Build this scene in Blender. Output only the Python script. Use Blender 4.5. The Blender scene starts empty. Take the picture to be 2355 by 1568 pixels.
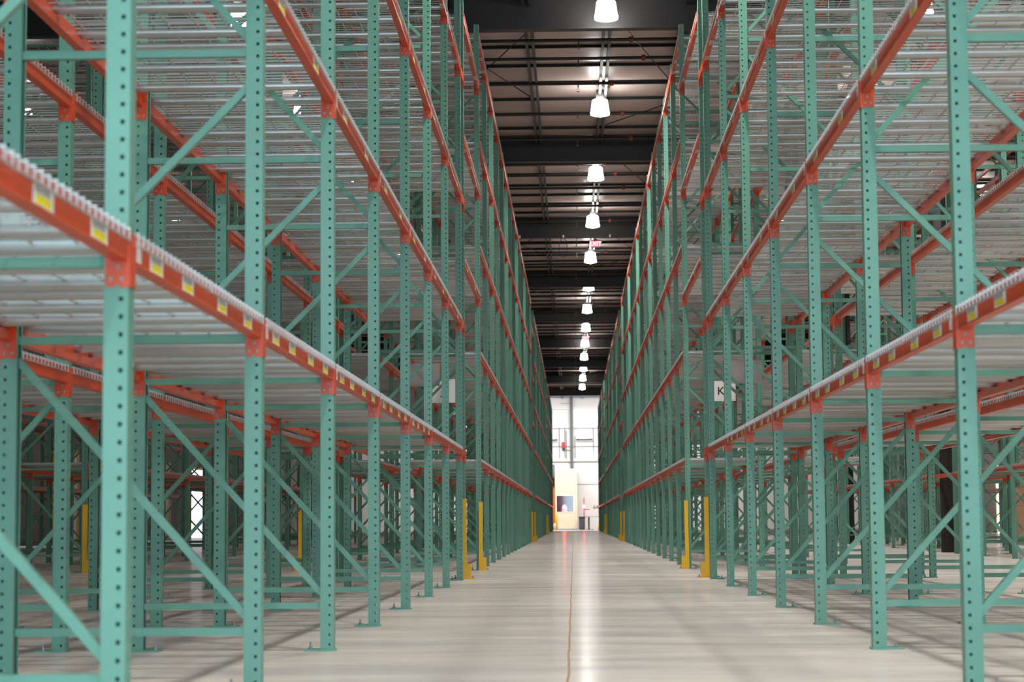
import bpy, math, random
from mathutils import Matrix, Vector

# ------------------------------------------------------------------ camera, light, exposure
SC = bpy.context.scene
COL = SC.collection
PW, PH = 2355, 1568
F_PX, YAW, PITCH, ROLL, CAM_H = 4737.4, -.02922, .08672, -.0071, .673
cy, sy, cp, sp, cr, sr = (math.cos(YAW), math.sin(YAW), math.cos(PITCH), math.sin(PITCH), math.cos(ROLL), math.sin(ROLL))
FW = Vector((sy * cp, cy * cp, sp))
RT0 = Vector((cy, -sy, 0))
UP0 = RT0.cross(FW)
RT = RT0 * cr + UP0 * sr
UP = -RT0 * sr + UP0 * cr
cam_data = bpy.data.cameras.new('camera')
cam = bpy.data.objects.new('camera', cam_data)
COL.objects.link(cam)
M3 = Matrix((RT, UP, -FW)).transposed()
cam.matrix_world = Matrix.Translation((0, 0, CAM_H)) @ M3.to_4x4()
cam_data.sensor_width = 36
cam_data.lens = F_PX / PW * 36
cam_data.clip_start, cam_data.clip_end = .1, 400
cam_data.dof.use_dof = True
cam_data.dof.focus_distance = 21
cam_data.dof.aperture_fstop = 4.2
cam_data.dof.aperture_blades = 9
SC.camera = cam

SC.view_settings.view_transform = 'Standard'
SC.view_settings.look = 'None'
SC.view_settings.exposure = 0.78
SC.view_settings.gamma = 1
SC.view_settings.use_curve_mapping = False
SC.cycles.use_denoising = True
SC.cycles.max_bounces = 7
SC.cycles.diffuse_bounces = 4
SC.cycles.glossy_bounces = 3
SC.cycles.transmission_bounces = 3
SC.cycles.transparent_max_bounces = 8
SC.cycles.sample_clamp_indirect = 6
SC.cycles.caustics_reflective = False
SC.cycles.caustics_refractive = False

world = bpy.data.worlds.new('daylight')
SC.world = world
world.use_nodes = True
bg = world.node_tree.nodes['Background']
bg.inputs['Color'].default_value = (.86, .93, 1, 1)
bg.inputs['Strength'].default_value = 1.0

LAMP_W = 118          # watts of each high bay lamp
SHADE_E = 17.0         # glow of its acrylic shade
DOOR_W = 900          # daylight through the dock doors behind the camera

def area_light(name, loc, rot, sx, sy_, watts, color, shape='RECTANGLE', spread=math.pi):
    d = bpy.data.lights.new(name, 'AREA')
    d.shape = shape
    d.size = sx
    if shape == 'RECTANGLE':
        d.size_y = sy_
    d.energy = watts
    d.color = color
    d.spread = spread
    o = bpy.data.objects.new(name, d)
    o.location = loc
    o.rotation_euler = rot
    COL.objects.link(o)
    return o

# open dock doors behind the camera let cool daylight in
area_light('dock_door_daylight', (0.2, -7.4, 2.6), (math.radians(90), 0, 0), 9.0, 4.6, DOOR_W, (.54, .82, 1.0))

# added fill light under the roof, brightens the far wall and aisle end
area_light('far_end_fill', (0, 133, 8.9), (math.radians(20), 0, 0), 12, 5, 1700, (.97, .98, 1.0))

# ------------------------------------------------------------------ materials
def mat(name, color, rough=.5, metal=0.0, spec=.5, var=0.0, scale=3.0, emit=None, estr=0.0, stretch=None, bump=0.0):
    m = bpy.data.materials.new(name)
    m.use_nodes = True
    nt = m.node_tree
    b = nt.nodes['Principled BSDF']
    b.inputs['Base Color'].default_value = (*color, 1)
    b.inputs['Roughness'].default_value = rough
    b.inputs['Metallic'].default_value = metal
    b.inputs['Specular IOR Level'].default_value = spec
    if emit:
        b.inputs['Emission Color'].default_value = (*emit, 1)
        b.inputs['Emission Strength'].default_value = estr
    if var or bump:
        geo = nt.nodes.new('ShaderNodeNewGeometry')
        mp = nt.nodes.new('ShaderNodeMapping')
        mp.inputs['Scale'].default_value = stretch or (1, 1, 1)
        nz = nt.nodes.new('ShaderNodeTexNoise')
        nz.inputs['Scale'].default_value = scale
        nz.inputs['Detail'].default_value = 4
        nt.links.new(geo.outputs['Position'], mp.inputs['Vector'])
        nt.links.new(mp.outputs['Vector'], nz.inputs['Vector'])
        if var:
            rp = nt.nodes.new('ShaderNodeValToRGB')
            rp.color_ramp.elements[0].position = .3
            rp.color_ramp.elements[1].position = .7
            rp.color_ramp.elements[0].color = (*[c * (1 - var) for c in color], 1)
            rp.color_ramp.elements[1].color = (*[min(1, c * (1 + var)) for c in color], 1)
            nt.links.new(nz.outputs['Fac'], rp.inputs['Fac'])
            nt.links.new(rp.outputs['Color'], b.inputs['Base Color'])
        if bump:
            bp = nt.nodes.new('ShaderNodeBump')
            bp.inputs['Strength'].default_value = bump
            bp.inputs['Distance'].default_value = .01
            nt.links.new(nz.outputs['Fac'], bp.inputs['Height'])
            nt.links.new(bp.outputs['Normal'], b.inputs['Normal'])
    return m

def srgb(r, g, b):
    f = lambda c: (c / 255 / 12.92) if c / 255 <= .04045 else ((c / 255 + .055) / 1.055) ** 2.4
    return (f(r), f(g), f(b))

TEAL = mat('teal_paint', srgb(97, 149, 129), .36, spec=.5, var=.07, scale=2.2)
ORANGE = mat('orange_paint', srgb(204, 68, 20), .33, spec=.5, var=.06, scale=2.5)
ZINC = mat('zinc_steel', srgb(190, 189, 186), .30, metal=.72, var=.10, scale=1.5)
WIRE = mat('zinc_wire', srgb(190, 186, 182), .42, metal=.5)
YELLOW = mat('yellow_paint', srgb(240, 186, 10), .42, var=.04)
BLACK = mat('black_paint', srgb(38, 36, 37), .5, var=.12, scale=.8)
BLACKWRAP = mat('black_wrap', srgb(33, 30, 30), .7, var=.5, scale=2.5, bump=.6)
GREYBOX = mat('grey_enamel', srgb(120, 124, 126), .45, var=.05)
WHITE = mat('white_paint', srgb(236, 234, 230), .5, var=.02, scale=1)
SIGNWHITE = mat('sign_white', srgb(238, 232, 230), .45)
SIGNBACK = mat('sign_back', srgb(196, 186, 184), .5, var=.05, scale=5)
INK = mat('black_ink', srgb(14, 14, 16), .5)
PAPER = mat('label_paper', srgb(222, 220, 216), .5)
LYELLOW = mat('label_yellow', srgb(236, 220, 30), .5)
BOLT = mat('bolt_steel', srgb(170, 172, 172), .3, metal=.8)
PINCOL = mat('rivet_green', srgb(128, 140, 124), .4, metal=.3)
STRUT = mat('strut_steel', srgb(72, 66, 63), .45, metal=.3, var=.1)
PIPE = mat('pipe_black', srgb(26, 25, 25), .45)
RUSTY = mat('coupling_red', srgb(120, 52, 36), .5)
BRASS = mat('sprinkler_brass', srgb(120, 104, 84), .35, metal=.7)
CREAM = mat('cream_panel', srgb(226, 214, 182), .55, var=.02)
BLUE = mat('blue_trim', srgb(96, 150, 190), .5)
REDPAINT = mat('red_paint', srgb(190, 40, 48), .4)
RACKORANGE = mat('orange_panel', srgb(222, 132, 72), .6, var=.06)
CARD = mat('cardboard', srgb(180, 142, 112), .75, var=.12, scale=3)
REDLAMP = mat('red_glow', (1, .05, .08), .4, emit=(1, .03, .07), estr=75)
DARKGREY = mat('dark_grey', srgb(70, 70, 72), .5, var=.2, scale=6)
BLUECORD = mat('blue_cord', srgb(40, 56, 110), .5)
WHITECORD = mat('white_cord', srgb(196, 188, 176), .5)
SHADE = mat('acrylic_shade', srgb(250, 250, 248), .3, emit=(1, .975, .93), estr=SHADE_E)
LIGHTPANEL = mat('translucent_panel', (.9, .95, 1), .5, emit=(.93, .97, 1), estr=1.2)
EXITRED = mat('exit_red', (1, .1, .1), .4, emit=(1, .10, .16), estr=1.6)
EXITLET = mat('exit_letter', (1, .8, .8), .4, emit=(1, .62, .66), estr=1.5)

def barcode_material():
    m = mat('barcode', srgb(150, 150, 148), .5)
    nt = m.node_tree
    tc = nt.nodes.new('ShaderNodeTexCoord')
    wv = nt.nodes.new('ShaderNodeTexWave')
    wv.bands_direction = 'Y'
    wv.inputs['Scale'].default_value = 40
    wv.inputs['Distortion'].default_value = 3
    rp = nt.nodes.new('ShaderNodeValToRGB')
    rp.color_ramp.elements[0].color = (.06, .06, .06, 1)
    rp.color_ramp.elements[1].color = (.62, .62, .6, 1)
    rp.color_ramp.elements[0].position = .35
    rp.color_ramp.elements[1].position = .5
    nt.links.new(tc.outputs['Object'], wv.inputs['Vector'])
    nt.links.new(wv.outputs['Fac'], rp.inputs['Fac'])
    nt.links.new(rp.outputs['Color'], nt.nodes['Principled BSDF'].inputs['Base Color'])
    return m
BARCODE = barcode_material()

def floor_material():
    m = bpy.data.materials.new('polished_concrete')
    m.use_nodes = True
    nt = m.node_tree
    N, Lk = nt.nodes, nt.links
    b = N['Principled BSDF']
    geo = N.new('ShaderNodeNewGeometry')
    def noise(scale, vec, detail=5):
        mp = N.new('ShaderNodeMapping')
        mp.inputs['Scale'].default_value = vec
        nz = N.new('ShaderNodeTexNoise')
        nz.inputs['Scale'].default_value = scale
        nz.inputs['Detail'].default_value = detail
        nz.inputs['Roughness'].default_value = .6
        Lk.new(geo.outputs['Position'], mp.inputs['Vector'])
        Lk.new(mp.outputs['Vector'], nz.inputs['Vector'])
        return nz
    def ramp(src, p0, c0, p1, c1):
        r = N.new('ShaderNodeValToRGB')
        r.color_ramp.elements[0].position, r.color_ramp.elements[1].position = p0, p1
        r.color_ramp.elements[0].color, r.color_ramp.elements[1].color = (*c0, 1), (*c1, 1)
        Lk.new(src, r.inputs['Fac'])
        return r
    n1 = noise(.55, (.6, 1, 1))
    n2 = noise(1.6, (.35, 1.3, 1))
    base = ramp(n1.outputs['Fac'], .34, srgb(172, 167, 160), .64, srgb(200, 193, 184))
    sec = ramp(n2.outputs['Fac'], .38, srgb(154, 157, 156), .62, srgb(203, 193, 182))
    mix = N.new('ShaderNodeMix'); mix.data_type = 'RGBA'; mix.inputs['Factor'].default_value = .5
    Lk.new(base.outputs['Color'], mix.inputs['A']); Lk.new(sec.outputs['Color'], mix.inputs['B'])
    # saw-cut joint running along the aisle, filled with brown dirt
    sep = N.new('ShaderNodeSeparateXYZ')
    Lk.new(geo.outputs['Position'], sep.inputs['Vector'])
    wob = noise(.9, (0, 1, 0), 3)
    def math_(op, a, bval=None, link_b=None):
        n = N.new('ShaderNodeMath'); n.operation = op
        Lk.new(a, n.inputs[0])
        if link_b is not None:
            Lk.new(link_b, n.inputs[1])
        elif bval is not None:
            n.inputs[1].default_value = bval
        return n.outputs[0]
    w = math_('MULTIPLY', math_('SUBTRACT', wob.outputs['Fac'], .5), .022)
    d = math_('ABSOLUTE', math_('ADD', math_('ADD', sep.outputs['X'], .03), None, w))
    line = math_('LESS_THAN', d, .0055)
    mix2 = N.new('ShaderNodeMix'); mix2.data_type = 'RGBA'
    Lk.new(line, mix2.inputs['Factor'])
    Lk.new(mix.outputs['Result'], mix2.inputs['A'])
    mix2.inputs['B'].default_value = (*srgb(150, 122, 92), 1)
    Lk.new(mix2.outputs['Result'], b.inputs['Base Color'])
    n3 = noise(1.1, (.3, 1.5, 1), 6)
    rr = N.new('ShaderNodeMapRange')
    rr.inputs['From Min'].default_value, rr.inputs['From Max'].default_value = .3, .7
    rr.inputs['To Min'].default_value, rr.inputs['To Max'].default_value = .11, .20
    Lk.new(n3.outputs['Fac'], rr.inputs['Value'])
    b.inputs['Roughness'].default_value = .8
    gls = N.new('ShaderNodeBsdfGlossy')
    Lk.new(rr.outputs['Result'], gls.inputs['Roughness'])
    gls.inputs['Color'].default_value = (.96, .96, .96, 1)
    frs = N.new('ShaderNodeFresnel'); frs.inputs['IOR'].default_value = 1.3
    amt = math_('MULTIPLY', frs.outputs[0], .26)
    mxs = N.new('ShaderNodeMixShader')
    Lk.new(amt, mxs.inputs[0]); Lk.new(b.outputs[0], mxs.inputs[1]); Lk.new(gls.outputs[0], mxs.inputs[2])
    Lk.new(mxs.outputs[0], N['Material Output'].inputs['Surface'])
    b.inputs['Specular IOR Level'].default_value = 0.0
    n4 = noise(2.2, (.12, 1.2, 1), 3)
    bp = N.new('ShaderNodeBump')
    bp.inputs['Strength'].default_value = .03
    bp.inputs['Distance'].default_value = .01
    Lk.new(n4.outputs['Fac'], bp.inputs['Height'])
    Lk.new(bp.outputs['Normal'], gls.inputs['Normal'])
    return m
FLOOR = floor_material()
INSUL = mat('roof_insulation', srgb(214, 196, 188), .38, spec=.6, var=.07, scale=1.2, stretch=(.5, 2, 1), bump=.35)

def glass_material():
    m = bpy.data.materials.new('office_glass')
    m.use_nodes = True
    nt = m.node_tree
    nt.nodes.clear()
    out = nt.nodes.new('ShaderNodeOutputMaterial')
    mx = nt.nodes.new('ShaderNodeMixShader')
    mx.inputs[0].default_value = .04
    tr = nt.nodes.new('ShaderNodeBsdfTransparent')
    tr.inputs['Color'].default_value = (.86, .88, .9, 1)
    gl = nt.nodes.new('ShaderNodeBsdfGlossy')
    gl.inputs['Roughness'].default_value = .04
    nt.links.new(tr.outputs[0], mx.inputs[1]); nt.links.new(gl.outputs[0], mx.inputs[2])
    nt.links.new(mx.outputs[0], out.inputs['Surface'])
    return m
GLASS = glass_material()

# ------------------------------------------------------------------ mesh helpers
class MB:
    """collects faces; build() links them as ONE mesh object."""
    def __init__(self):
        self.v, self.f, self.m = [], [], []
    def add(self, verts, faces, mi=0):
        n = len(self.v)
        self.v += [tuple(p) for p in verts]
        self.f += [tuple(i + n for i in f) for f in faces]
        self.m += [mi] * len(faces)
        return self
    def box(self, x0, x1, y0, y1, z0, z1, mi=0):
        x0, x1 = min(x0, x1), max(x0, x1); y0, y1 = min(y0, y1), max(y0, y1); z0, z1 = min(z0, z1), max(z0, z1)
        vs = [(x0, y0, z0), (x1, y0, z0), (x1, y1, z0), (x0, y1, z0), (x0, y0, z1), (x1, y0, z1), (x1, y1, z1), (x0, y1, z1)]
        return self.add(vs, [(0, 3, 2, 1), (4, 5, 6, 7), (0, 1, 5, 4), (1, 2, 6, 5), (2, 3, 7, 6), (3, 0, 4, 7)], mi)
    def prism_y(self, pts, y0, y1, mi=0):
        """closed polygon of (x, z) points swept from y0 to y1"""
        n = len(pts)
        vs = [(x, y0, z) for x, z in pts] + [(x, y1, z) for x, z in pts]
        fs = [(i, (i + 1) % n, n + (i + 1) % n, n + i) for i in range(n)]
        return self.add(vs, fs + [tuple(range(n - 1, -1, -1)), tuple(range(n, 2 * n))], mi)
    def prism_x(self, pts, x0, x1, mi=0):
        n = len(pts)
        vs = [(x0, y, z) for y, z in pts] + [(x1, y, z) for y, z in pts]
        fs = [(i, (i + 1) % n, n + (i + 1) % n, n + i) for i in range(n)]
        return self.add(vs, fs + [tuple(range(n - 1, -1, -1)), tuple(range(n, 2 * n))], mi)
    def tube(self, path, r, seg=6, mi=0):
        path = [Vector(p) for p in path]
        rings = []
        for i, p in enumerate(path):
            a = path[max(0, i - 1)]; b = path[min(len(path) - 1, i + 1)]
            d = (b - a).normalized()
            s = d.cross(Vector((0, 0, 1)))
            if s.length < 1e-3:
                s = d.cross(Vector((1, 0, 0)))
            s.normalize(); t = d.cross(s)
            rings.append([p + (s * math.cos(6.28319 * k / seg) + t * math.sin(6.28319 * k / seg)) * r for k in range(seg)])
        vs = [q for rg in rings for q in rg]
        fs = []
        for i in range(len(rings) - 1):
            for k in range(seg):
                k2 = (k + 1) % seg
                fs.append((i * seg + k, i * seg + k2, (i + 1) * seg + k2, (i + 1) * seg + k))
        fs += [tuple(range(seg - 1, -1, -1)), tuple((len(rings) - 1) * seg + k for k in range(seg))]
        return self.add(vs, fs, mi)
    def lathe(self, prof, seg=24, mi=0, c=(0, 0)):
        """profile of (r, z) turned about the vertical through c"""
        vs, fs = [], []
        for r, z in prof:
            for k in range(seg):
                a = 6.28319 * k / seg
                vs.append((c[0] + r * math.cos(a), c[1] + r * math.sin(a), z))
        for i in range(len(prof) - 1):
            for k in range(seg):
                k2 = (k + 1) % seg
                fs.append((i * seg + k, i * seg + k2, (i + 1) * seg + k2, (i + 1) * seg + k))
        fs += [tuple(range(seg - 1, -1, -1)), tuple((len(prof) - 1) * seg + k for k in range(seg))]
        return self.add(vs, fs, mi)
    def merge(self, o, off=(0, 0, 0), flip=False, mi=None):
        s = -1 if flip else 1
        self.add([(s * x + off[0], s * y + off[1], z + off[2]) for x, y, z in o.v], o.f)
        self.m[-len(o.f):] = o.m if mi is None else [mi] * len(o.f)
        return self
    def mesh(self, name, mats):
        me = bpy.data.meshes.new(name)
        me.from_pydata(self.v, [], self.f)
        for m in (mats if isinstance(mats, (list, tuple)) else [mats]):
            me.materials.append(m)
        if any(self.m):
            me.polygons.foreach_set('material_index', self.m)
        me.update()
        return me
    def build(self, name, mats, parent=None, smooth=False):
        return put(name, self.mesh(name, mats), parent, smooth=smooth)

def put(name, me, parent=None, loc=None, rz=0.0, smooth=False):
    o = bpy.data.objects.new(name, me)
    COL.objects.link(o)
    if parent is not None:
        o.parent = parent
    if loc is not None:
        o.location = loc
    if rz:
        o.rotation_euler = (0, 0, rz)
    if smooth and me is not None:
        for p in me.polygons:
            p.use_smooth = True
    return o

def tag(o, label, cat, group=None, kind=None):
    o['label'] = label
    o['category'] = cat
    if group:
        o['group'] = group
    if kind:
        o['kind'] = kind
    return o

def struct(o):
    o['kind'] = 'structure'
    return o

def empty(name, loc, rz=0.0):
    o = bpy.data.objects.new(name, None)
    o.empty_display_size = .2
    o.location = loc
    o.rotation_euler = (0, 0, rz)
    COL.objects.link(o)
    return o

def text_mesh(s, size, name, material, depth=.003):
    cu = bpy.data.curves.new(name, 'FONT')
    cu.body = s
    cu.size = size
    cu.extrude = depth
    cu.align_x, cu.align_y = 'CENTER', 'CENTER'
    t = bpy.data.objects.new(name, cu)
    COL.objects.link(t)
    bpy.context.view_layer.update()
    me = bpy.data.meshes.new_from_object(t.evaluated_get(bpy.context.evaluated_depsgraph_get()))
    bpy.data.objects.remove(t)
    me.name = name
    me.materials.clear()
    me.materials.append(material)
    return me

def text(s, size, name, material, loc, parent, rx=math.pi / 2, bold=0.0):
    o = put(name, text_mesh(s, size, name, material), parent, loc)
    o.rotation_euler = (rx, 0, 0)
    return o

def project(p):
    d = Vector(p) - Vector((0, 0, CAM_H))
    z = d.dot(FW)
    if z < .3:
        return None
    return (PW / 2 + F_PX * d.dot(RT) / z, PH / 2 - F_PX * d.dot(UP) / z)

def seen(x0, x1, y0, y1, z0, z1, margin=140):
    """area in the photo of a box clipped to the frame (0 if it lies outside)"""
    pts = [project((x, y, z)) for x in (x0, x1) for y in (y0, y1) for z in (z0, z1)]
    pts = [p for p in pts if p]
    if not pts:
        return 0
    a0, a1 = min(p[0] for p in pts), max(p[0] for p in pts)
    b0, b1 = min(p[1] for p in pts), max(p[1] for p in pts)
    w = min(a1, PW + margin) - max(a0, -margin)
    h = min(b1, PH + margin) - max(b0, -margin)
    return w * h if w > 0 and h > 0 else 0

# ------------------------------------------------------------------ the building
Y0, Y1 = -8.0, 140.0
XL_, XR_ = -16.8, 17.6
ROOF = 9.25
fl = struct(MB().box(XL_, XR_, Y0, Y1, -.25, 0).build('floor', FLOOR))
G_Y = [8.0 + 12.2 * k for k in range(0, 11)]       # main girders

# roof insulation sagging between purlins
PUR = [G_Y[0] - 12.2 - .9 + 1.525 * k for k in range(0, 99)]
PUR = [y for y in PUR if y < 139.5]
rb = MB()
ys, zs = [], []
for k in range(len(PUR) - 1):
    for j in range(4):
        t = j / 4
        ys.append(PUR[k] + t * (PUR[k + 1] - PUR[k]))
        zs.append(9.09 - .035 * math.sin(math.pi * t))
ys = [Y0] + ys + [Y1]; zs = [9.09] + zs + [9.09]
n = len(ys)
pts = list(zip(ys, zs)) + [(Y1, 9.35), (Y0, 9.35)]
rb.prism_x(pts, XL_ - .3, XR_ + .3)
struct(rb.build('ceiling', INSUL))

struct(MB().box(-6, 6, 130.5, 135.5, 8.96, 9.02).build('added_fill_panel', LIGHTPANEL))  # added glowing panel above the far-end fill light, not a known skylight
# the end wall of the aisle, the side walls with dock doors, and the wall with open dock doors behind the camera
wall_far = struct(MB().box(XL_, XR_, Y1, Y1 + .2, 0, ROOF).build('wall_far', WHITE))
struct(MB().box(XL_ - .2, XL_, Y0, Y1 + .2, 0, ROOF).build('wall_left', mat('grey_wall', srgb(124, 122, 120), .6, var=.05)))
struct(MB().box(XR_, XR_ + .2, Y0, Y1 + .2, 0, ROOF).build('wall_right', WHITE))
bw = MB()
xs = [XL_, -13, -9, -6, -4.5, 5, 6.5, 10, 13.5, XR_]
for a, b in ((XL_, -13), (-9.5, -4.4), (4.8, 9.5), (13, XR_)):
    bw.box(a, b, Y0 - .2, Y0, 0, ROOF)
for a, b in ((-13, -9.5), (-4.4, 4.8), (9.5, 13)):
    bw.box(a, b, Y0 - .2, Y0, 4.9, ROOF)
struct(bw.build('wall_back', WHITE))

# girders (deep black I sections across the building), purlins, struts
gm = MB()
gm.box(XL_, XR_, -.006, .006, 8.5, 9.04); gm.box(XL_, XR_, -.1, .1, 8.47, 8.5); gm.box(XL_, XR_, -.1, .1, 9.01, 9.04)
for x in (-13.5, -8.1, -2.6, 2.9, 8.4, 13.8):
    gm.box(x - .006, x + .006, -.095, .095, 8.5, 9.01)
gmesh = gm.mesh('roof_girder', BLACK)
pm = MB()
pm.box(XL_, XR_, -.006, .006, 9.035, 9.08); pm.box(XL_, XR_, -.04, .006, 9.027, 9.037); pm.box(XL_, XR_, -.006, .045, 9.072, 9.085)
pmesh = pm.mesh('roof_purlin', BLACK)
for y in G_Y:
    struct(put('roof_girder', gmesh, None, (0, y, 0)))
for y in PUR:
    if y > 24 and all(abs(y - g) > .2 for g in G_Y):
        struct(put('roof_purlin', pmesh, None, (0, y, 0)))
sm = MB()
for dx in (-.055, .055):
    sm.box(dx - .024, dx + .024, Y0 + .1, Y1 - .1, 8.86, 8.90)
    sm.box(dx - .018, dx + .018, Y0 + .1, Y1 - .1, 8.90, 9.03)
smesh = sm.mesh('roof_strut', STRUT)
for x in (-10.6, -5.15, -.68, .64, 5.5, 11.0):
    struct(put('roof_strut', smesh, None, (x, 0, 0)))
dm = MB().box(-.09, .09, Y0 + .1, Y1 - .1, 8.85, 8.89).box(-.01, .01, Y0 + .1, Y1 - .1, 8.89, 9.03)
dmesh = dm.mesh('roof_beam', BLACK)
for x in (-1.95, 1.95):
    struct(put('roof_beam', dmesh, None, (x, 0, 0)))
# bracing rods in alternate bays
rodm = MB().tube([(-2.3, 2.2, 8.96), (-.75, 7.6, 8.96)], .011, 5).mesh('bracing_rod', PIPE)
rodm2 = MB().tube([(-.75, 2.2, 8.94), (-2.3, 7.6, 8.94)], .011, 5).mesh('bracing_rod', PIPE)
rodm3 = MB().tube([(.75, 1.0, 8.96), (2.0, 6.6, 8.96)], .011, 5).mesh('bracing_rod', PIPE)
rodm4 = MB().tube([(.75, 10.4, 8.94), (2.0, 8.2, 8.94)], .011, 5).mesh('bracing_rod', PIPE)
for k, y in enumerate(G_Y[2:9]):
    for me in ((rodm, rodm2, rodm3, rodm4) if k % 3 != 1 else (rodm3,)):
        struct(put('bracing_rod', me, None, (0, y, 0)))
# wall girts, gutter pipe, conduits on the far wall
def wallbit(name, x0, x1, z0, z1, m, t=.1):
    return struct(MB().box(x0, x1, Y1 - t, Y1 - .001, z0, z1).build(name, m))
wallbit('wall_girt', XL_, XR_, 8.13, 8.29, WHITE, .22)
wallbit('wall_girt', XL_, XR_, 4.62, 4.78, WHITE, .22)
wallbit('wall_seam', -.2, XR_, 3.03, 3.06, DARKGREY, .02)
wallbit('trim_1', XL_, XR_, 8.95, 9.0, BLUE, .05)
wallbit('wall_column', -.19, .0, 0, 9.0, mat('column_grey', srgb(96, 98, 100), .5), .3)
for x, z0, z1 in ((-.93, 4.8, 6.9), (-.45, 4.8, 6.7), (.14, 4.8, 6.3), (-.55, 4.8, 6.9), (1.38, 5.2, 6.9)):
    struct(MB().tube([(x, Y1 - .06, z0), (x, Y1 - .06, z1)], .022, 6).build('wall_conduit', GREYBOX))
for x0, x1, z in ((-1.6, -.1, 6.85), (-1.6, 1.9, 5.62), (-.72, -.2, 5.36), (-.8, -.2, 8.55), (0, 1.9, 6.85)):
    struct(MB().tube([(x0, Y1 - .06, z), (x1, Y1 - .06, z)], .018, 6).build('wall_conduit', GREYBOX))
wp = MB().box(.12, 1.72, Y1 - .03, Y1 - .005, 7.07, 8.12)
struct(wp.build('window_1', LIGHTPANEL))
text('64', .36, 'dock_number', INK, (1.5, Y1 - .01, 1.5), wall_far)

def shelf_bar(x0, x1, z, label):
    r = MB().tube([(x0, Y1 - .35, z + .01), ((x0 + x1) / 2, Y1 - .37, z - .01), (x1, Y1 - .35, z + .02)], .045, 8).box(x0 + .05, x0 + .1, Y1 - .36, Y1 + .01, z - .03, z + .03).box(x1 - .1, x1 - .05, Y1 - .36, Y1 + .01, z - .03, z + .03).build('door_track', INK)
    tag(r, label, 'track')
shelf_bar(.22, 1.31, 6.07, 'short black bar high on the far wall, right of the grey pipe')
shelf_bar(-1.75, -1.05, 6.06, 'short black bar high on the far wall, left of the red box')

# ------------------------------------------------------------------ pallet racks
HP = .0508                    # hole pitch
NP = 148
FH = NP * HP                  # frame height 7.52
DEP = 1.067
CW, CD = .076, .070
LEV = [1.338 + 1.4733 * k for k in range(5)]   # underside of the beam connectors
BH, BD = .081, .044

def perforated(mb, P, width, holes, hw, hh, t_vec):
    """steel strip with a column of square holes at each centre in holes; P(u, z) -> xyz; t_vec is the sheet thickness"""
    us = [0]
    for c in holes:
        us += [c - hw / 2, c + hw / 2]
    us.append(width)
    zs = [0]
    for k in range(NP):
        c = (k + .5) * HP
        zs += [c - hh / 2, c + hh / 2]
    zs.append(FH)
    nu, nz = len(us), len(zs)
    T = Vector(t_vec)
    vs = [Vector(P(u, z)) for z in zs for u in us]
    vs2 = vs + [v - T for v in vs]
    off = len(vs)
    fs = []
    idx = lambda i, j: j * nu + i
    for j in range(nz - 1):
        hole_row = j % 2 == 1
        for i in range(nu - 1):
            a, b, c, d = idx(i, j), idx(i + 1, j), idx(i + 1, j + 1), idx(i, j + 1)
            if hole_row and i % 2 == 1:
                fs += [(a, a + off, b + off, b), (b, b + off, c + off, c), (c, c + off, d + off, d), (d, d + off, a + off, a)]
            elif hole_row or not (j % 2):
                if not hole_row and i:
                    continue
                if hole_row:
                    fs += [(a, b, c, d), (a + off, d + off, c + off, b + off)]
                else:
                    r0 = [idx(q, j) for q in range(nu)]
                    r1 = [idx(q, j + 1) for q in range(nu - 1, -1, -1)]
                    fs += [tuple(r0 + r1), tuple(q + off for q in reversed(r0 + r1))]
    mb.add(vs2, fs)

def post_mb():
    m = MB()
    h = CW / 2
    perforated(m, lambda u, z: (0, -h + u, z), CW, (.013, .063), .011, .014, (.002, 0, 0))
    perforated(m, lambda u, z: (-u, -h, z), CD, (.021,), .0122, .013, (0, -.002, 0))
    perforated(m, lambda u, z: (-u, h, z), CD, (.021,), .0122, .013, (0, .002, 0))
    for s in (-1, 1):
        m.box(-CD, -CD + .002, s * h, s * (h - .016), 0, FH)
    return m
POST = post_mb()
post_me = POST.mesh('post', TEAL)
def brace_section(m, y=0):
    pass
HB_Z = [.235 + 1.18 * k for k in range(7)]
def hbrace_mb():
    m = MB()
    x0, x1 = -CD + .004, -DEP + CD - .004
    m.box(x0, x1, -.018, .018, -.016, -.0135); m.box(x0, x1, -.018, .018, .0135, .016)
    m.box(x0, x1, -.018, -.0155, -.0135, .0135)
    m.box(x0, x1, .0155, .018, -.0135, .0135)
    return m
def dbrace_mb(za, zb):
    """from the front post at za to the rear post at zb"""
    a = Vector((-CD + .006, 0, za)); b = Vector((-DEP + CD - .006, 0, zb))
    d = (b - a).normalized(); nrm = Vector((-d.z, 0, d.x)) * .015
    m = MB()
    vs = []
    for p in (a, b):
        for s, y in ((-1, -.016), (1, -.016), (1, .016), (-1, .016)):
            q = p + nrm * s
            vs.append((q.x, y, q.z))
    m.add(vs, [(0, 1, 2, 3), (7, 6, 5, 4), (0, 4, 5, 1), (1, 5, 6, 2), (2, 6, 7, 3), (3, 7, 4, 0)])
    return m
def plate_mb():
    m = MB().box(.006, -.155, -.06, .06, 0, .010)
    return m
def bolt_mb():
    m = MB().lathe([(.013, .010), (.013, .014), (.010, .014), (.010, .024), (.005, .024), (.005, .046)], 8, 0, (-.125, .0))
    return m
hb_me = hbrace_mb().mesh('horizontal_brace', TEAL)
db_up = dbrace_mb(.06, 1.10).mesh('diagonal_brace', TEAL)
db_dn = dbrace_mb(1.04, .10).mesh('diagonal_brace', TEAL)
plate_me = plate_mb().mesh('base_plate', TEAL)
bolt_me = bolt_mb().mesh('anchor_bolt', BOLT)

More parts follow.
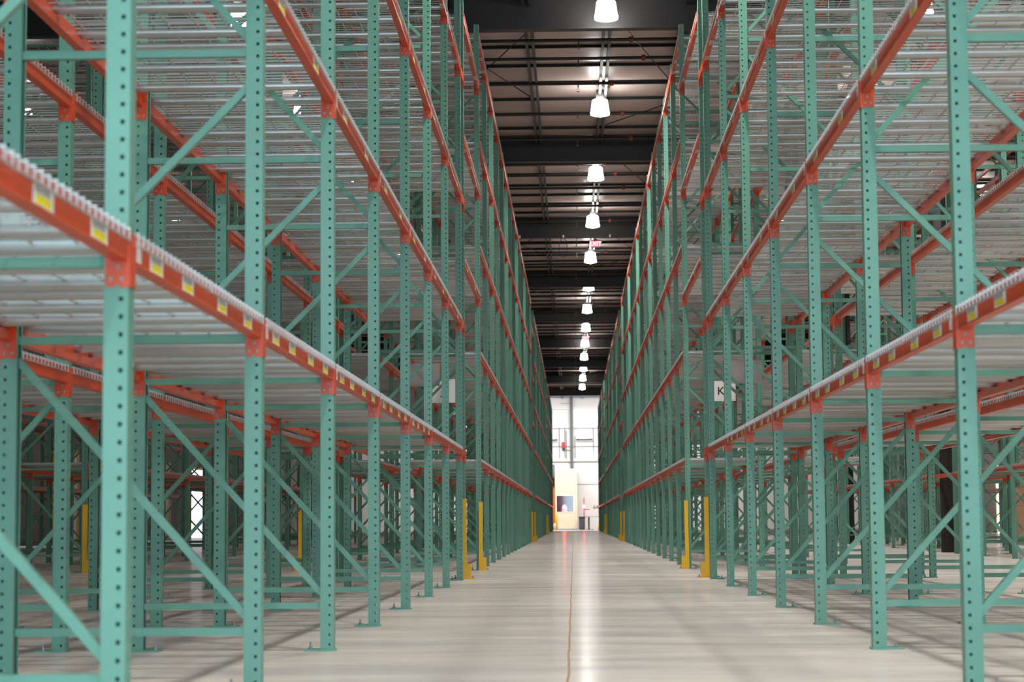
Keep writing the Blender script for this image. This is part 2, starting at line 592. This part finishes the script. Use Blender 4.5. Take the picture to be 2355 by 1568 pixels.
def frame_one_mesh():
    m = MB()
    m.merge(POST, (0, 0, .01)); m.merge(POST, (-DEP, 0, .01), True)
    for k, z in enumerate(HB_Z):
        m.merge(hbrace_mb(), (0, 0, z))
        if k < 6:
            m.merge(dbrace_mb(.06, 1.10) if k % 2 == 0 else dbrace_mb(1.04, .10), (0, 0, z))
    m.merge(plate_mb()); m.merge(plate_mb(), (-DEP, 0, 0), True)
    return m
frame_far_me = frame_one_mesh().mesh('upright_frame', TEAL)

def make_frame(x, y, rz, detailed, label, group):
    if not detailed:
        o = put('upright_frame', frame_far_me, None, (x, y, 0), rz)
        return tag(o, label, 'upright frame', group)
    r = empty('upright_frame', (x, y, 0), rz)
    tag(r, label, 'upright frame', group)
    put('post', post_me, r, (0, 0, .01))
    put('post', post_me, r, (-DEP, 0, .01), math.pi)
    for k, z in enumerate(HB_Z):
        put('horizontal_brace', hb_me, r, (0, 0, z))
        if k < 6:
            put('diagonal_brace', db_up if k % 2 == 0 else db_dn, r, (0, 0, z))
    p = put('base_plate', plate_me, r); put('anchor_bolt', bolt_me, p)
    p = put('base_plate', plate_me, r, (-DEP, 0, 0), math.pi); put('anchor_bolt', bolt_me, p)
    return r

# ---- beams: local origin at the middle of the beam underside, front face at x = 0, length along y
def beam_mb(L):
    pts = [(0, 0), (0, BH), (-.022, BH), (-.022, BH - .041), (-BD, BH - .041), (-BD, 0)]
    return MB().prism_y(pts, -L / 2, L / 2)
def connector_mb(side, L):
    """end bracket; side=+1 is the +y end. plate against the post's flank plus a flange round its front face"""
    m = MB()
    ye = side * (L / 2)
    z0, z1 = -.076, BH
    # flank plate with a scalloped, notched lower edge
    pts = [(.004, z1), (-CD + .004, z1), (-CD + .004, z0 + .010), (-CD + .012, z0), (-.040, z0), (-.036, z0 + .010), (-.029, z0 + .010), (-.025, z0), (.004, z0)]
    m.prism_y([(a, b) for a, b in pts], ye - side * .004, ye - side * .0003)
    m.box(.001, .0045, ye, ye + side * .040, z0 + .004, z1)
    for a, b in ((-.018, -.052), (-.050, -.052), (-.030, -.018)):
        m.box(a - .0045, a + .0045, ye - side * .0052, ye - side * .003, b - .006, b + .006, 1)
    return m
def label_front_mb():
    m = MB().box(.0, .0012, -.095, .095, -.029, .029)
    m.box(.0012, .0018, -.085, .060, 0.0, .025, 1)
    m.box(.0012, .0018, -.070, .070, -.026, -.003, 2)
    return m
def label_under_mb():
    m = MB().box(-.019, .019, -.09, .09, -.0012, 0)
    m.box(-.013, .013, -.075, .075, -.0018, -.0012, 1)
    return m
def tag_white_mb():
    return MB().box(.0, .0012, -.03, .03, -.03, .03)
lab_f = label_front_mb().mesh('barcode_label', [PAPER, BARCODE, LYELLOW])
lab_u = label_under_mb().mesh('barcode_label', [PAPER, BARCODE])
lab_w = tag_white_mb().mesh('bay_sticker', PAPER)
beam_cache = {}
def beam_meshes(L):
    k = round(L, 3)
    if k not in beam_cache:
        beam_cache[k] = (beam_mb(L).mesh('load_beam', ORANGE), connector_mb(-1, L).mesh('connector', [ORANGE, PINCOL]), connector_mb(1, L).mesh('connector', [ORANGE, PINCOL]))
    return beam_cache[k]

def make_beam(b):
    x, y, z, rz, L = b['x'], b['y'], b['z'], b['rz'], b['L']
    me, c0, c1 = beam_meshes(L)
    o = put('load_beam', me, None, (x, y, z), rz)
    tag(o, b['label'], 'beam', b['group'])
    if y < 62:
        put('connector', c0, o); put('connector', c1, o)
    if b['front'] and y < 46 and L > 2:
        s = 1 if rz == 0 else -1
        if b['lev'] == 0:
            for q in (-.90, -.39, .27, .85):
                put('barcode_label', lab_f, o, (0.0, q * L / 2.43, .036))
            put('bay_sticker', lab_w, o, (0.0, -s * (L / 2 - .06), .04))
        elif b['lev'] <= 2 and b['block'] == 0:
            for q in (-.75, .45):
                put('barcode_label', lab_f, o, (0.0, q * L / 2.43, .036))
            put('bay_sticker', lab_w, o, (0.0, -s * (L / 2 - .06), .04))
        else:
            for q in (-.85, -.1, .75):
                put('barcode_label', lab_u, o, (-BD / 2, q * L / 2.43, 0))
    return o

# ---- wire decks: local origin at the deck centre, beam top height; width along y, depth along x
DW = 1.19
def deck_wires_mb(wd=DW):
    m = MB()
    r = .0029
    nx = 18
    xf, xr = .003, -DEP - .003
    # wires running front to back, bent down over both beams
    for k in range(nx):
        y = -wd / 2 + .012 + k * (wd - .024) / (nx - 1)
        prof = [(xf + .004, -.030), (xf + .004, .008), (xr - .004, .008), (xr - .004, -.030)]
        vs = []
        for i, (x, z) in enumerate(prof):
            dz = r if i in (1, 2) else 0
            dx = (r if i < 2 else -r)
            vs += [(x + dx, y - r, z + dz), (x + dx, y + r, z + dz), (x - dx, y + r, z - dz), (x - dx, y - r, z - dz)]
        fs = []
        for i in range(3):
            for q in range(4):
                fs.append((i * 4 + q, i * 4 + (q + 1) % 4, (i + 1) * 4 + (q + 1) % 4, (i + 1) * 4 + q))
        fs += [(0, 3, 2, 1), (12, 13, 14, 15)]
        m.add(vs, fs)
    # wires running along the bay
    for k in range(8):
        x = -.06 - k * (DEP - .12) / 7
        m.box(x - r, x + r, -wd / 2, wd / 2, -.002, .004)
    m.box(xf + .002, xf + .008, -wd / 2, wd / 2, -.028, -.023)
    m.box(xr - .008, xr - .002, -wd / 2, wd / 2, -.028, -.023)
    return m
def channel_mb():
    """upturned galvanised channel that carries the wires"""
    x0, x1 = -.024, -DEP + .024
    m = MB()
    out = [(.026 * math.cos(math.pi + math.pi * k / 10), -.010 + .026 * math.sin(math.pi + math.pi * k / 10)) for k in range(11)]
    inn = [(.023 * math.cos(2 * math.pi - math.pi * k / 10), -.010 + .023 * math.sin(2 * math.pi - math.pi * k / 10)) for k in range(11)]
    pts = [(-.026, 0)] + out + [(.026, 0), (.023, 0)] + inn + [(-.023, 0)]
    m.prism_x(pts, x0, x1)
    return m
deck_me = deck_wires_mb().mesh('wire_deck', WIRE)
chan_me = channel_mb().mesh('support_channel', ZINC)
DECK_ALL = MB()
DECK_ALL.merge(deck_wires_mb())
for q in (-.47, 0, .47):
    DECK_ALL.merge(channel_mb(), (0, q, 0), False, 1)

def make_deck(d):
    o = put('wire_deck', deck_me, None, (d['x'], d['y'], d['z']), d['rz'])
    tag(o, d['label'], 'wire deck', d['group'])
    for q in (-.47, 0, .47):
        put('support_channel', chan_me, o, (0, q, 0))
    return o

ORD = ['first', 'second', 'third', 'fourth', 'fifth', 'sixth', 'seventh', 'eighth', 'ninth', 'tenth', 'eleventh', 'twelfth', 'thirteenth', 'fourteenth', 'fifteenth', 'sixteenth', 'seventeenth', 'eighteenth', 'nineteenth', 'twentieth']
ORD += ['twenty-' + w for w in ORD[:9]] + ['thirtieth'] + ['thirty-' + w for w in ORD[:9]]
LEVEL = ['lowest level', 'second level', 'third level', 'fourth level', 'top level']
ROWS = [  # key, x of the front faces, turned, words, how far (blocks)
    ('left aisle row', -1.255, 0.0), ('row behind left aisle row', -3.73, math.pi), ('third row on left', -6.66, 0.0), ('fourth row on left', -9.14, math.pi), ('fifth row on left', -12.1, 0.0),
    ('right aisle row', 1.527, math.pi), ('row behind right aisle row', 4.04, 0.0), ('third row on right', 7.0, math.pi), ('fourth row on right', 9.5, 0.0), ('fifth row on right', 12.45, math.pi)]
BLOCKS = ['near block', 'second block', 'third block', 'farthest block']
def ends(left):
    if left:
        return [[3.336 + 2.508 * i for i in range(9)] + [24.05], [28.15 + 2.508 * i for i in range(15)], [67.4 + 2.508 * i for i in range(13)], [101.5 + 2.508 * i for i in range(11)]]
    return [[5.749 + 2.508 * i for i in range(8)] + [24.1], [28.3 + 2.508 * i for i in range(15)], [67.6 + 2.508 * i for i in range(13)], [101.7 + 2.508 * i for i in range(11)]]
def nth(i, first):
    return ORD[i - first] if i >= first else 'cut-off ' + ORD[first - i - 1]
COLUMN_AT = [(7.21, 39.9), (7.21, 54.6), (-11.6, 66.0)]
frames, beams, decks = [], [], []
for ri, (rname, xf, rz) in enumerate(ROWS):
    left = ri < 5
    s = 1 if rz == 0 else -1                    # which way the front faces
    rank = ri % 5
    blocks = ends(left)
    for bi, eds in enumerate(blocks):
        if rank >= 2 and bi >= 2:
            continue
        if rank == 1 and bi >= 3:
            continue
        bname = BLOCKS[bi]
        xlo, xhi = min(xf, xf - s * DEP), max(xf, xf - s * DEP)
        f0 = min([i for i, e in enumerate(eds) if seen(xlo, xhi, e - CW, e, 0, FH, 0)] or [0])
        b0 = min([i for i in range(len(eds) - 1) if seen(xlo, xhi, eds[i], eds[i + 1] - CW, LEV[0], LEV[-1] + .15, 0)] or [0])
        for fi, e in enumerate(eds):
            yc = e - CW / 2
            xr = xf - s * DEP
            if seen(min(xf, xr), max(xf, xr), yc - .04, yc + .04, 0, FH, 160):
                frames.append(dict(x=xf, y=yc, rz=rz, det=(yc < 36 and rank < 4), label='%s teal perforated upright frame of %s in %s' % (nth(fi, f0), rname, bname), group='upright frames of the pallet racks'))
        spans = [(eds[i], eds[i + 1] - CW, i, 0) for i in range(len(eds) - 1)]
        if bi + 1 < len(blocks) and rank < 2:
            spans.append((eds[-1], blocks[bi + 1][0] - CW, -1, 1))
        for (ya, yb, i, bridge) in spans:
            L = yb - ya
            ym = (ya + yb) / 2
            for li, zc in enumerate([3.59, 5.06, 6.53] if bridge else LEV):
                zb = zc + .076
                if bridge:
                    where = '%s bridge beyond %s, %s' % (['lower', 'middle', 'upper'][li], bname, rname)
                else:
                    where = '%s, %s bay, %s of %s' % (LEVEL[li], nth(i, b0), bname, rname)
                for front in (1, 0):
                    bx = xf if front else xf - s * DEP
                    brz = rz if front else (math.pi - rz)
                    a = seen(bx - .05, bx + .05, ya, yb, zb, zb + BH, 120)
                    if a:
                        beams.append(dict(x=bx, y=ym, z=zb, rz=brz, L=L, front=front, lev=(li + 2 if bridge else li), block=bi, area=a, yb=yb,
                                          label='orange %s beam, %s' % ('front' if front else 'rear', where), group='orange load beams'))
                if L < 1.0:
                    nd = 0
                else:
                    nd = 2 if L < 3 else 3
                for q in range(nd):
                    yd = ym + (q - (nd - 1) / 2) * (L / nd)
                    if any(abs(cx - (xf - s * DEP / 2)) < .6 and abs(cy_ - yd) < 1.0 for cx, cy_ in COLUMN_AT):
                        continue
                    if yd > 66 and rank > 0:
                        continue
                    a = seen(min(xf, xf - s * DEP), max(xf, xf - s * DEP), yd - .6, yd + .6, zb + .03, zb + BH, 120)
                    if a:
                        half = (['nearer half', 'farther half'] if nd == 2 else ['nearest third', 'middle third', 'farthest third'])[q]
                        decks.append(dict(x=xf, y=yd, z=zb + BH, rz=rz, area=a, label='wire deck, %s, %s' % (half, where), group='galvanised wire decks'))
print('FRAMES', len(frames), 'BEAMS', len(beams), 'DECKS', len(decks))
for f in frames:
    make_frame(f['x'], f['y'], f['rz'], f['det'], f['label'], f['group'])
beams.sort(key=lambda b: -b['area'])
for b in beams[:300]:
    make_beam(b)
rest = MB()
for b in beams[300:]:
    fl_ = b['rz'] != 0
    rest.merge(beam_mb(b['L']), (b['x'], b['y'], b['z']), fl_)
    rest.merge(connector_mb(-1, b['L']), (b['x'], b['y'], b['z']), fl_)
    rest.merge(connector_mb(1, b['L']), (b['x'], b['y'], b['z']), fl_)
tag(rest.build('load_beam', [ORANGE, PINCOL]), 'orange load beams of the more distant rack bays', 'beam', kind='stuff')
decks.sort(key=lambda d: -d['area'])
for d in decks[:300]:
    make_deck(d)
rest = MB()
for d in decks[300:]:
    rest.merge(DECK_ALL, (d['x'], d['y'], d['z']), d['rz'] != 0)
tag(rest.build('wire_deck', [WIRE, ZINC]), 'galvanised wire decks of the more distant rack bays', 'wire deck', kind='stuff')

# ------------------------------------------------------------------ yellow column guards at the row ends
def guard_parts():
    a = MB().box(.008, .0135, -.05, .05, .012, .925)
    a.box(-.036, .0135, -.0555, -.05, .012, .925)
    st = MB().box(.0135, .065, -.0555, -.049, .01, .175).box(.0135, .065, .03, .0365, .01, .175).box(.060, .065, -.049, .03, .01, .175)
    bp = MB().box(-.036, .105, -.075, .075, 0, .010)
    bt = MB().lathe([(.012, .010), (.012, .018), (.006, .018), (.006, .036)], 8, 0, (.085, -.03))
    return a.mesh('angle_post', YELLOW), st.mesh('stub', YELLOW), bp.mesh('base_plate', YELLOW), bt.mesh('anchor_bolt', BOLT)
GA, GS, GP, GB = guard_parts()
def guard(x, y, face, label, lean=0.0):
    r = empty('column_guard', (x, y, 0), 0)
    r.scale = (face, 1, 1)
    r.rotation_euler = (0, lean, 0)
    tag(r, label, 'column guard', 'yellow column guards')
    put('angle_post', GA, r); put('stub', GS, r)
    p = put('base_plate', GP, r); put('anchor_bolt', GB, p)
DYG = .008
guard(-1.255, 23.93, 1, 'yellow column guard at the far end of near block, left of aisle')
guard(-1.255, 28.06, 1, 'slightly leaning yellow column guard starting the second block left of aisle', .008)
guard(1.527, 23.98, -1, 'yellow column guard at the far end of near block, right of aisle', -.006)
guard(1.527, 28.2, -1, 'yellow column guard starting the second block right of aisle', -.012)
for k, (a, b) in enumerate(((63.3, 67.4), (97.5, 101.5))):
    w = ['second', 'third'][k]; w2 = ['third', 'farthest'][k]
    guard(-1.255, a - .07, 1, 'yellow column guard at far end of %s block, left of aisle' % w)
    guard(-1.255, b - .1, 1, 'yellow column guard at start of %s block, left of aisle' % w2)
    guard(1.527, a + .08, -1, 'yellow column guard at far end of %s block, right of aisle' % w)
    guard(1.527, b + .1, -1, 'yellow column guard at start of %s block, right of aisle' % w2)
guard(-6.66, 23.93, 1, 'yellow column guard at end of the third row on left, near block')
guard(-3.73, 23.93, -1, 'yellow column guard at end of second row on left, near block')
guard(-3.73, 28.06, -1, 'yellow column guard starting second block of the second row on left')
guard(4.04, 28.2, 1, 'yellow column guard starting second block of second row on right')
guard(7.0, 28.2, -1, 'yellow column guard starting second block of third row on right')
guard(-6.66, 28.06, 1, 'yellow column guard starting second block of third row on left')
guard(9.5, 63.4, 1, 'yellow column guard far off at end of fourth row on right')

# ------------------------------------------------------------------ aisle signs on the end frames
def sign(x0, x1, z0, z1, y, letter, label):
    r = MB().box(x0, x1, y - .004, y, z0, z1).build('aisle_sign', SIGNWHITE)
    tag(r, label, 'sign')
    text(letter, .158, 'letter', INK, ((x0 + x1) / 2 + (-.005 if letter == 'K' else .0), y - .005, (z0 + z1) / 2 - .005), r)
    return r
sign(1.84, 2.23, 2.275, 2.55, 28.2, 'K', 'white aisle sign with a black K on right racks')
sign(-1.95, -1.60, 2.275, 2.60, 28.05, 'J', 'white aisle sign with a black J on left racks')
for x0, x1, w in ((-1.95, -1.555, 'left'), (1.81, 2.21, 'right')):
    r = MB().box(x0, x1, 24.052, 24.06, 2.245, 2.51).build('sign_board', SIGNBACK)
    tag(r, 'blank pale grey back of a sign board on the %s racks' % w, 'sign')

# ------------------------------------------------------------------ high bay lamps
sh = MB().lathe([(.115, .30), (.135, .292), (.150, .27), (.172, .10), (.186, .02), (.184, .0), (.150, -.012), (.06, -.02), (.045, -.035), (.02, -.045)], 28)
SH = sh.mesh('acrylic_shade', SHADE)
for p in SH.polygons:
    p.use_smooth = True
rim = MB().lathe([(.188, .055), (.192, .055), (.192, .047), (.188, .047)], 28).mesh('rim_band', WHITE)
hs = MB().lathe([(.055, .30), (.07, .31), (.075, .32), (.075, .47), (.06, .49), (.03, .50)], 16)
hs.box(-.07, .07, -.07, .07, .33, .48)
HS = hs.mesh('ballast_housing', GREYBOX)
hk = MB().tube([(0, 0, .49), (0, 0, .50)], .012, 8).box(-.03, .10, -.03, .03, .38, .42).mesh('hanger', STRUT)
def cord_path(seed):
    rnd = random.Random(seed)
    pts = []
    for i in range(15):
        a = i / 14 * 9.0
        rr = .05 + .035 * rnd.random()
        pts.append((.03 + rr * math.cos(a) + .010 * i, .02 * math.sin(a * .7), .50 + rr * .9 * math.sin(a) + .004 * i))
    return pts
cords = [MB().tube(cord_path(s), .006, 5).mesh('power_cord', WHITECORD) for s in (1, 5, 9)]
plug = MB().box(.15, .20, -.02, .02, .52, .57).mesh('plug', YELLOW)
AISLES = [('main aisle', .585), ('first aisle on left', -5.2), ('second aisle on left', -10.6), ('first aisle on right', 5.5), ('second aisle on right', 11.0)]
lamp_n = {}
for ai, (aname, ax) in enumerate(AISLES):
    for k in range(-4, 13):
        y = 31.75 + 7.65 * k
        if ai and k > 6:
            continue
        if ai == 0 or seen(ax - .2, ax + .2, y - .2, y + .2, 8.4, 9.0, 60):
            show = seen(ax - .2, ax + .2, y - .2, y + .2, 8.4, 9.0, 60)
            r = empty('high_bay_lamp', (ax, y, 8.48))
            lamp_n[aname] = lamp_n.get(aname, 0) + (k >= 0)
            if k < 0:
                w = 'high bay lamp over the near %s, %s before those in view' % (aname, ORD[-k - 1])
            else:
                w = 'lit white high bay lamp, %s in view along the %s' % (ORD[lamp_n[aname] - 1], aname)
            tag(r, w, 'lamp', 'high bay lamps')
            put('acrylic_shade', SH, r); put('rim_band', rim, r)
            put('ballast_housing', HS, r); put('hanger', hk, r)
            if ai == 0 and 0 <= k < 6:
                c = put('power_cord', cords[k % 3], r); put('plug', plug, c)
        if k > 10 or (ai and k > 6):
            continue
        area_light('high_bay_lamp_light', (ax, y, 8.42), (0, 0, 0), .34, .34, LAMP_W * (.14 if ax < 0 else .9) * (1 if k < 4 else .5), (1, .975, .94), 'DISK', math.radians(125))

# ------------------------------------------------------------------ sprinkler pipes, exit signs
pipe = MB().tube([(XL_ + .1, 0, 8.80), (XR_ - .1, 0, 8.80)], .030, 8).mesh('sprinkler_pipe', PIPE)
cpl = MB().tube([(-.035, 0, 8.80), (.035, 0, 8.80)], .052, 10).mesh('coupling', RUSTY)
head = MB().tube([(0, 0, 8.77), (0, 0, 8.73)], .014, 6).tube([(0, 0, 8.73), (.022, 0, 8.69), (.010, 0, 8.65)], .005, 5).tube([(0, 0, 8.73), (-.022, 0, 8.69), (-.010, 0, 8.65)], .005, 5).lathe([(.006, 8.655), (.032, 8.650), (.032, 8.644), (.006, 8.642)], 10).mesh('sprinkler_head', BRASS)
hang = MB()
for hx in (-12, -6.5, -2.2, 2.2, 6.5, 12):
    hang.tube([(hx, 0, 8.80), (hx, 0, 9.08)], .007, 5)
hang = hang.mesh('pipe_hanger', STRUT)
py = [32.4 + 12.2 * g + d for g in range(8) for d in (2.1, 3.5, 5.6, 8.5, 11.2)][:39]
for k, y in enumerate(py):
    o = put('sprinkler_pipe', pipe, None, (0, y, 0))
    tag(o, 'black sprinkler pipe across the roof, %s from camera' % ORD[k], 'pipe', 'sprinkler pipes')
    put('pipe_hanger', hang, o); put('coupling', cpl, o, (1.05 + .3 * math.sin(k * 2.1), 0, 0))
    for hx in (.16, -2.9, 3.2):
        put('sprinkler_head', head, o, (hx, 0, 0))
def exit_sign(x, y, z0, w, h, label):
    r = empty('exit_sign', (x, y, z0))
    tag(r, label, 'exit sign', 'exit signs')
    MB().box(-w / 2, w / 2, -.025, .025, 0, h).build('case', SIGNWHITE, r)
    MB().box(-w * .40, w * .40, -.029, -.025, h * .14, h * .86).build('face', EXITRED, r)
    text('EXIT', h * .84, 'lettering', EXITLET, (0, -.031, h * .5), r)
    MB().box(-w * .2, w * .2, -.03, .03, h, h + .04).build('canopy', SIGNWHITE, r)
    MB().tube([(0, 0, h + .04), (0, 0, max(h + .1, 8.88 - z0))], .012, 6).build('stem', STRUT, r)
exit_sign(.71, 59.5, 8.55, .29, .21, 'red EXIT sign hanging near the fifth lamp along the aisle')
exit_sign(.60, 88.5, 8.38, .24, .19, 'red EXIT sign farther along, in front of a distant lamp')
# blue cord with clips hanging under the third girder
pts = [(-.22 + .11 * math.cos(a), 56.78, 8.195 + .27 * math.sin(a)) for a in [math.pi / 2 + 6.2832 * i / 20 for i in range(21)]]
tag(MB().tube(pts, .009, 5).build('cord_loop', BLUECORD), 'loop of blue cord hanging below a black roof girder', 'cord')
for i, x in enumerate((-1.42, -.21, 1.08)):
    o = MB().box(x - .022, x + .022, 56.655, 56.702, 8.465, 8.535).build('beam_clip', SIGNWHITE)
    tag(o, ['small white clip at left end of the girder above the blue cord', 'small white clip on the girder just above the blue cord', 'small white clip at right end of the girder above the blue cord'][i], 'clip', 'girder clips')

# ------------------------------------------------------------------ black wrapped building columns
for i, (x, y) in enumerate(COLUMN_AT):
    m = MB()
    rnd = random.Random(i)
    prof = []
    for k in range(40):
        prof.append((.165 + .012 * rnd.random(), .0 + 8.46 * k / 39))
    m.lathe(prof, 10)
    o = struct(m.build('building_column', BLACKWRAP))
    o.location = (x, y, 0)

# ------------------------------------------------------------------ the far end: office booth, packing desk and bits
OY = 137.6
ob = empty('office_booth', (-.5, OY, 0))
tag(ob, 'cream office booth with a square window at the end of the aisle', 'office')
bm_ = MB()
bm_.box(-.72, .75, 0, .08, .06, 1.19); bm_.box(-.72, .75, 0, .08, 2.27, 4.06)
bm_.box(-.72, -.62, 0, .08, 1.19, 2.27); bm_.box(.49, .75, 0, .08, 1.19, 2.27)
bm_.box(-.72, -.64, .08, 2.2, .06, 4.06); bm_.box(.67, .75, .08, 2.2, .06, 4.06); bm_.box(-.72, .75, .08, 2.2, 3.98, 4.06)
bm_.box(-.72, .75, -.012, 0, 3.84, 4.06)
bm_.build('wall_panel', CREAM, ob)
MB().box(-.74, .77, -.015, .09, 0, .07).build('base_trim', BLUE, ob)
MB().box(-.64, .67, 1.6, 1.66, .06, 3.98).build('back_partition', mat('office_grey', srgb(150, 146, 152), .6, var=.08), ob)
fr = MB().box(-.66, .53, -.02, .02, 1.14, 1.19).box(-.66, .53, -.02, .02, 2.27, 2.31).box(-.66, -.62, -.02, .02, 1.19, 2.27).box(.49, .53, -.02, .02, 1.19, 2.27)
f = fr.build('window_frame', WHITE, ob)
MB().box(-.62, .49, .03, .036, 1.19, 2.27).build('pane', GLASS, f)
MB().box(.42, .5, -.02, 0, .42, .52).build('outlet', WHITE, ob)
r = empty('office_machine', (-.62, OY + .8, .06))
tag(r, 'white machine with an orange top behind the office window', 'machine')
MB().box(-.16, .18, -.15, .15, 0, 1.5).build('body', WHITE, r)
MB().lathe([(.085, 1.5), (.08, 1.62), (.04, 1.72), (.01, 1.75)], 12).build('beacon', mat('amber', srgb(240, 150, 40), .4), r)
def red_lamp(x, y, z, rr, label):
    r = empty('warning_lamp', (x, y, z))
    tag(r, label, 'lamp')
    MB().lathe([(.01, -rr), (rr * .7, -rr * .7), (rr, 0), (rr * .7, rr * .7), (.01, rr)], 14).build('bulb', REDLAMP, r, True)
    MB().box(-.03, .03, rr * .6, rr + .06, -.03, .03).build('bracket', GREYBOX, r)
red_lamp(-.61, OY - .17, 1.53, .105, 'glowing red warning lamp in front of the office window')
# packing desk
r = empty('packing_desk', (1.02, 138.2, 0))
tag(r, 'small packing desk on one black leg right of the office', 'desk')
MB().box(-.68, .75, -.35, .35, .84, .88).build('desk_top', GREYBOX, r)
MB().box(-.06, .04, -.05, .05, .03, .84).build('leg', INK, r)
MB().box(-.2, .3, -.3, .3, 0, .03).build('foot', INK, r)
r = empty('label_printer', (.88, 138.1, .88))
tag(r, 'grey printer box standing on the packing desk', 'printer')
MB().prism_y([(-.27, 0), (.30, 0), (.25, .44), (-.22, .44)], -.2, .2).build('body', mat('pale_grey', srgb(206, 204, 202), .5), r)
MB().box(-.18, .2, -.18, .18, .44, .49).build('lid', DARKGREY, r)
r = MB().tube([(.70, 137.86, .88), (.70, 137.86, 2.13)], .035, 8).build('scanner_pole', GREYBOX)
tag(r, 'thin upright grey pole on the packing desk', 'pole')
red_lamp(.69, 137.75, 1.55, .075, 'small glowing red lamp on the pole above the packing desk')
r = empty('waste_bin', (.55, 137.3, 0))
tag(r, 'grey waste bin under the packing desk beside the office', 'bin')
MB().prism_x([(-.16, 0), (.16, 0), (.2, .8), (-.2, .8)], -.2, .2).build('body', DARKGREY, r)
MB().box(-.22, .22, -.22, .22, .8, .85).build('rim', INK, r)
# left of the office
r = empty('electrical_box', (-1.42, 138.65, 3.5))
tag(r, 'grey electrical box above the orange panel beside the office', 'box')
MB().box(-.16, .14, -.1, .1, 0, .85).build('case', GREYBOX, r); MB().box(-.17, .15, -.11, .11, .78, .86).build('top', DARKGREY, r)
MB().box(-.12, .14, -.07, .07, -.55, 0).build('cable_entry', INK, r)
r = MB().box(-1.55, -1.24, 138.75, 138.95, 0, 4.3).build('fire_panel', RACKORANGE)
tag(r, 'tall orange panel at left edge of the office booth', 'panel')
r = empty('alarm_box', (-.64, Y1 - .2, 5.4))
tag(r, 'small red alarm box with conduit high on the far wall', 'alarm')
MB().box(-.11, .11, -.06, .19, .12, .52).build('case', REDPAINT, r); MB().box(-.07, .07, -.05, .19, -.02, .12).build('lower_box', INK, r)
def bollard(x, y, h, rr, m, label):
    o = MB().lathe([(rr, 0), (rr, h - rr * .4), (rr * .6, h - rr * .1), (.01, h)], 14).build('bollard', m, None, True)
    o.location = (x, y, 0)
    tag(o, label, 'bollard', 'bollards at the aisle end')
bollard(-1.12, 136.6, 1.1, .07, YELLOW, 'tall yellow bollard at left corner of the office booth')
bollard(-1.41, 136.8, .36, .06, YELLOW, 'short yellow bollard beside the white one near the office')
bollard(-1.26, 136.9, .44, .07, WHITE, 'short white bollard between two yellow ones near the office')
bollard(1.60, 134.0, .36, .06, YELLOW, 'short yellow bollard at right end of the aisle')

# ------------------------------------------------------------------ beyond the outer rows: dock doors and goods seen between the racks
def dock_door(x, y0, y1, n, side):
    o = MB()
    o.box(x, x + side * .06, y0, y1, 0, 3.0)
    for k in range(1, 6):
        o.box(x + side * .06, x + side * .075, y0, y1, k * .5 - .01, k * .5 + .01)
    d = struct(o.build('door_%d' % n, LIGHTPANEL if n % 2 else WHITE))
    w = MB().box(x + side * .02, x + side * .09, y0 - .12, y0, 0, 3.1).box(x + side * .02, x + side * .09, y1, y1 + .12, 0, 3.1).box(x + side * .02, x + side * .09, y0 - .12, y1 + .12, 3.0, 3.12)
    w.build('door_frame', YELLOW, d)
k = 1
for y in (58, 66, 74, 82, 90):
    dock_door(XL_, y, y + 3.2, k, 1); k += 1
for y in (56, 65, 74, 83, 92):
    dock_door(XR_, y, y + 3.2, k, -1); k += 1
for i, (x, y, s) in enumerate(((10.9, 50.0, 1.0), (12.2, 56.5, 1.1), (11.0, 60.5, .9))):
    r = empty('boxed_pallet', (x, y, 0))
    tag(r, ['brown cardboard boxes stacked on a pallet, nearest behind right racks', 'brown carton stack on a pallet in the middle, behind right racks', 'brown carton stack on a pallet farthest off, behind right racks'][i], 'pallet', 'pallets of cartons')
    m = MB()
    for q in (-.45, 0, .45):
        m.box(-.5, .5, q - .05, q + .05, 0, .1)
    for q in range(6):
        m.box(-.5 + q * .172, -.37 + q * .172, -.5, .5, .1, .13)
    m.build('pallet_base', mat('pallet_wood', srgb(150, 116, 84), .8, var=.1), r)
    for a in range(2):
        for b in range(2):
            for c in range(3):
                MB().box(-.49 + a * .5, -.01 + a * .5, -.49 + b * .5, -.01 + b * .5, .13 + c * .4 * s, .525 * 1 + c * .4 * s - (.4 - .4 * s)).build('carton', CARD, r)
bpy.context.view_layer.update()
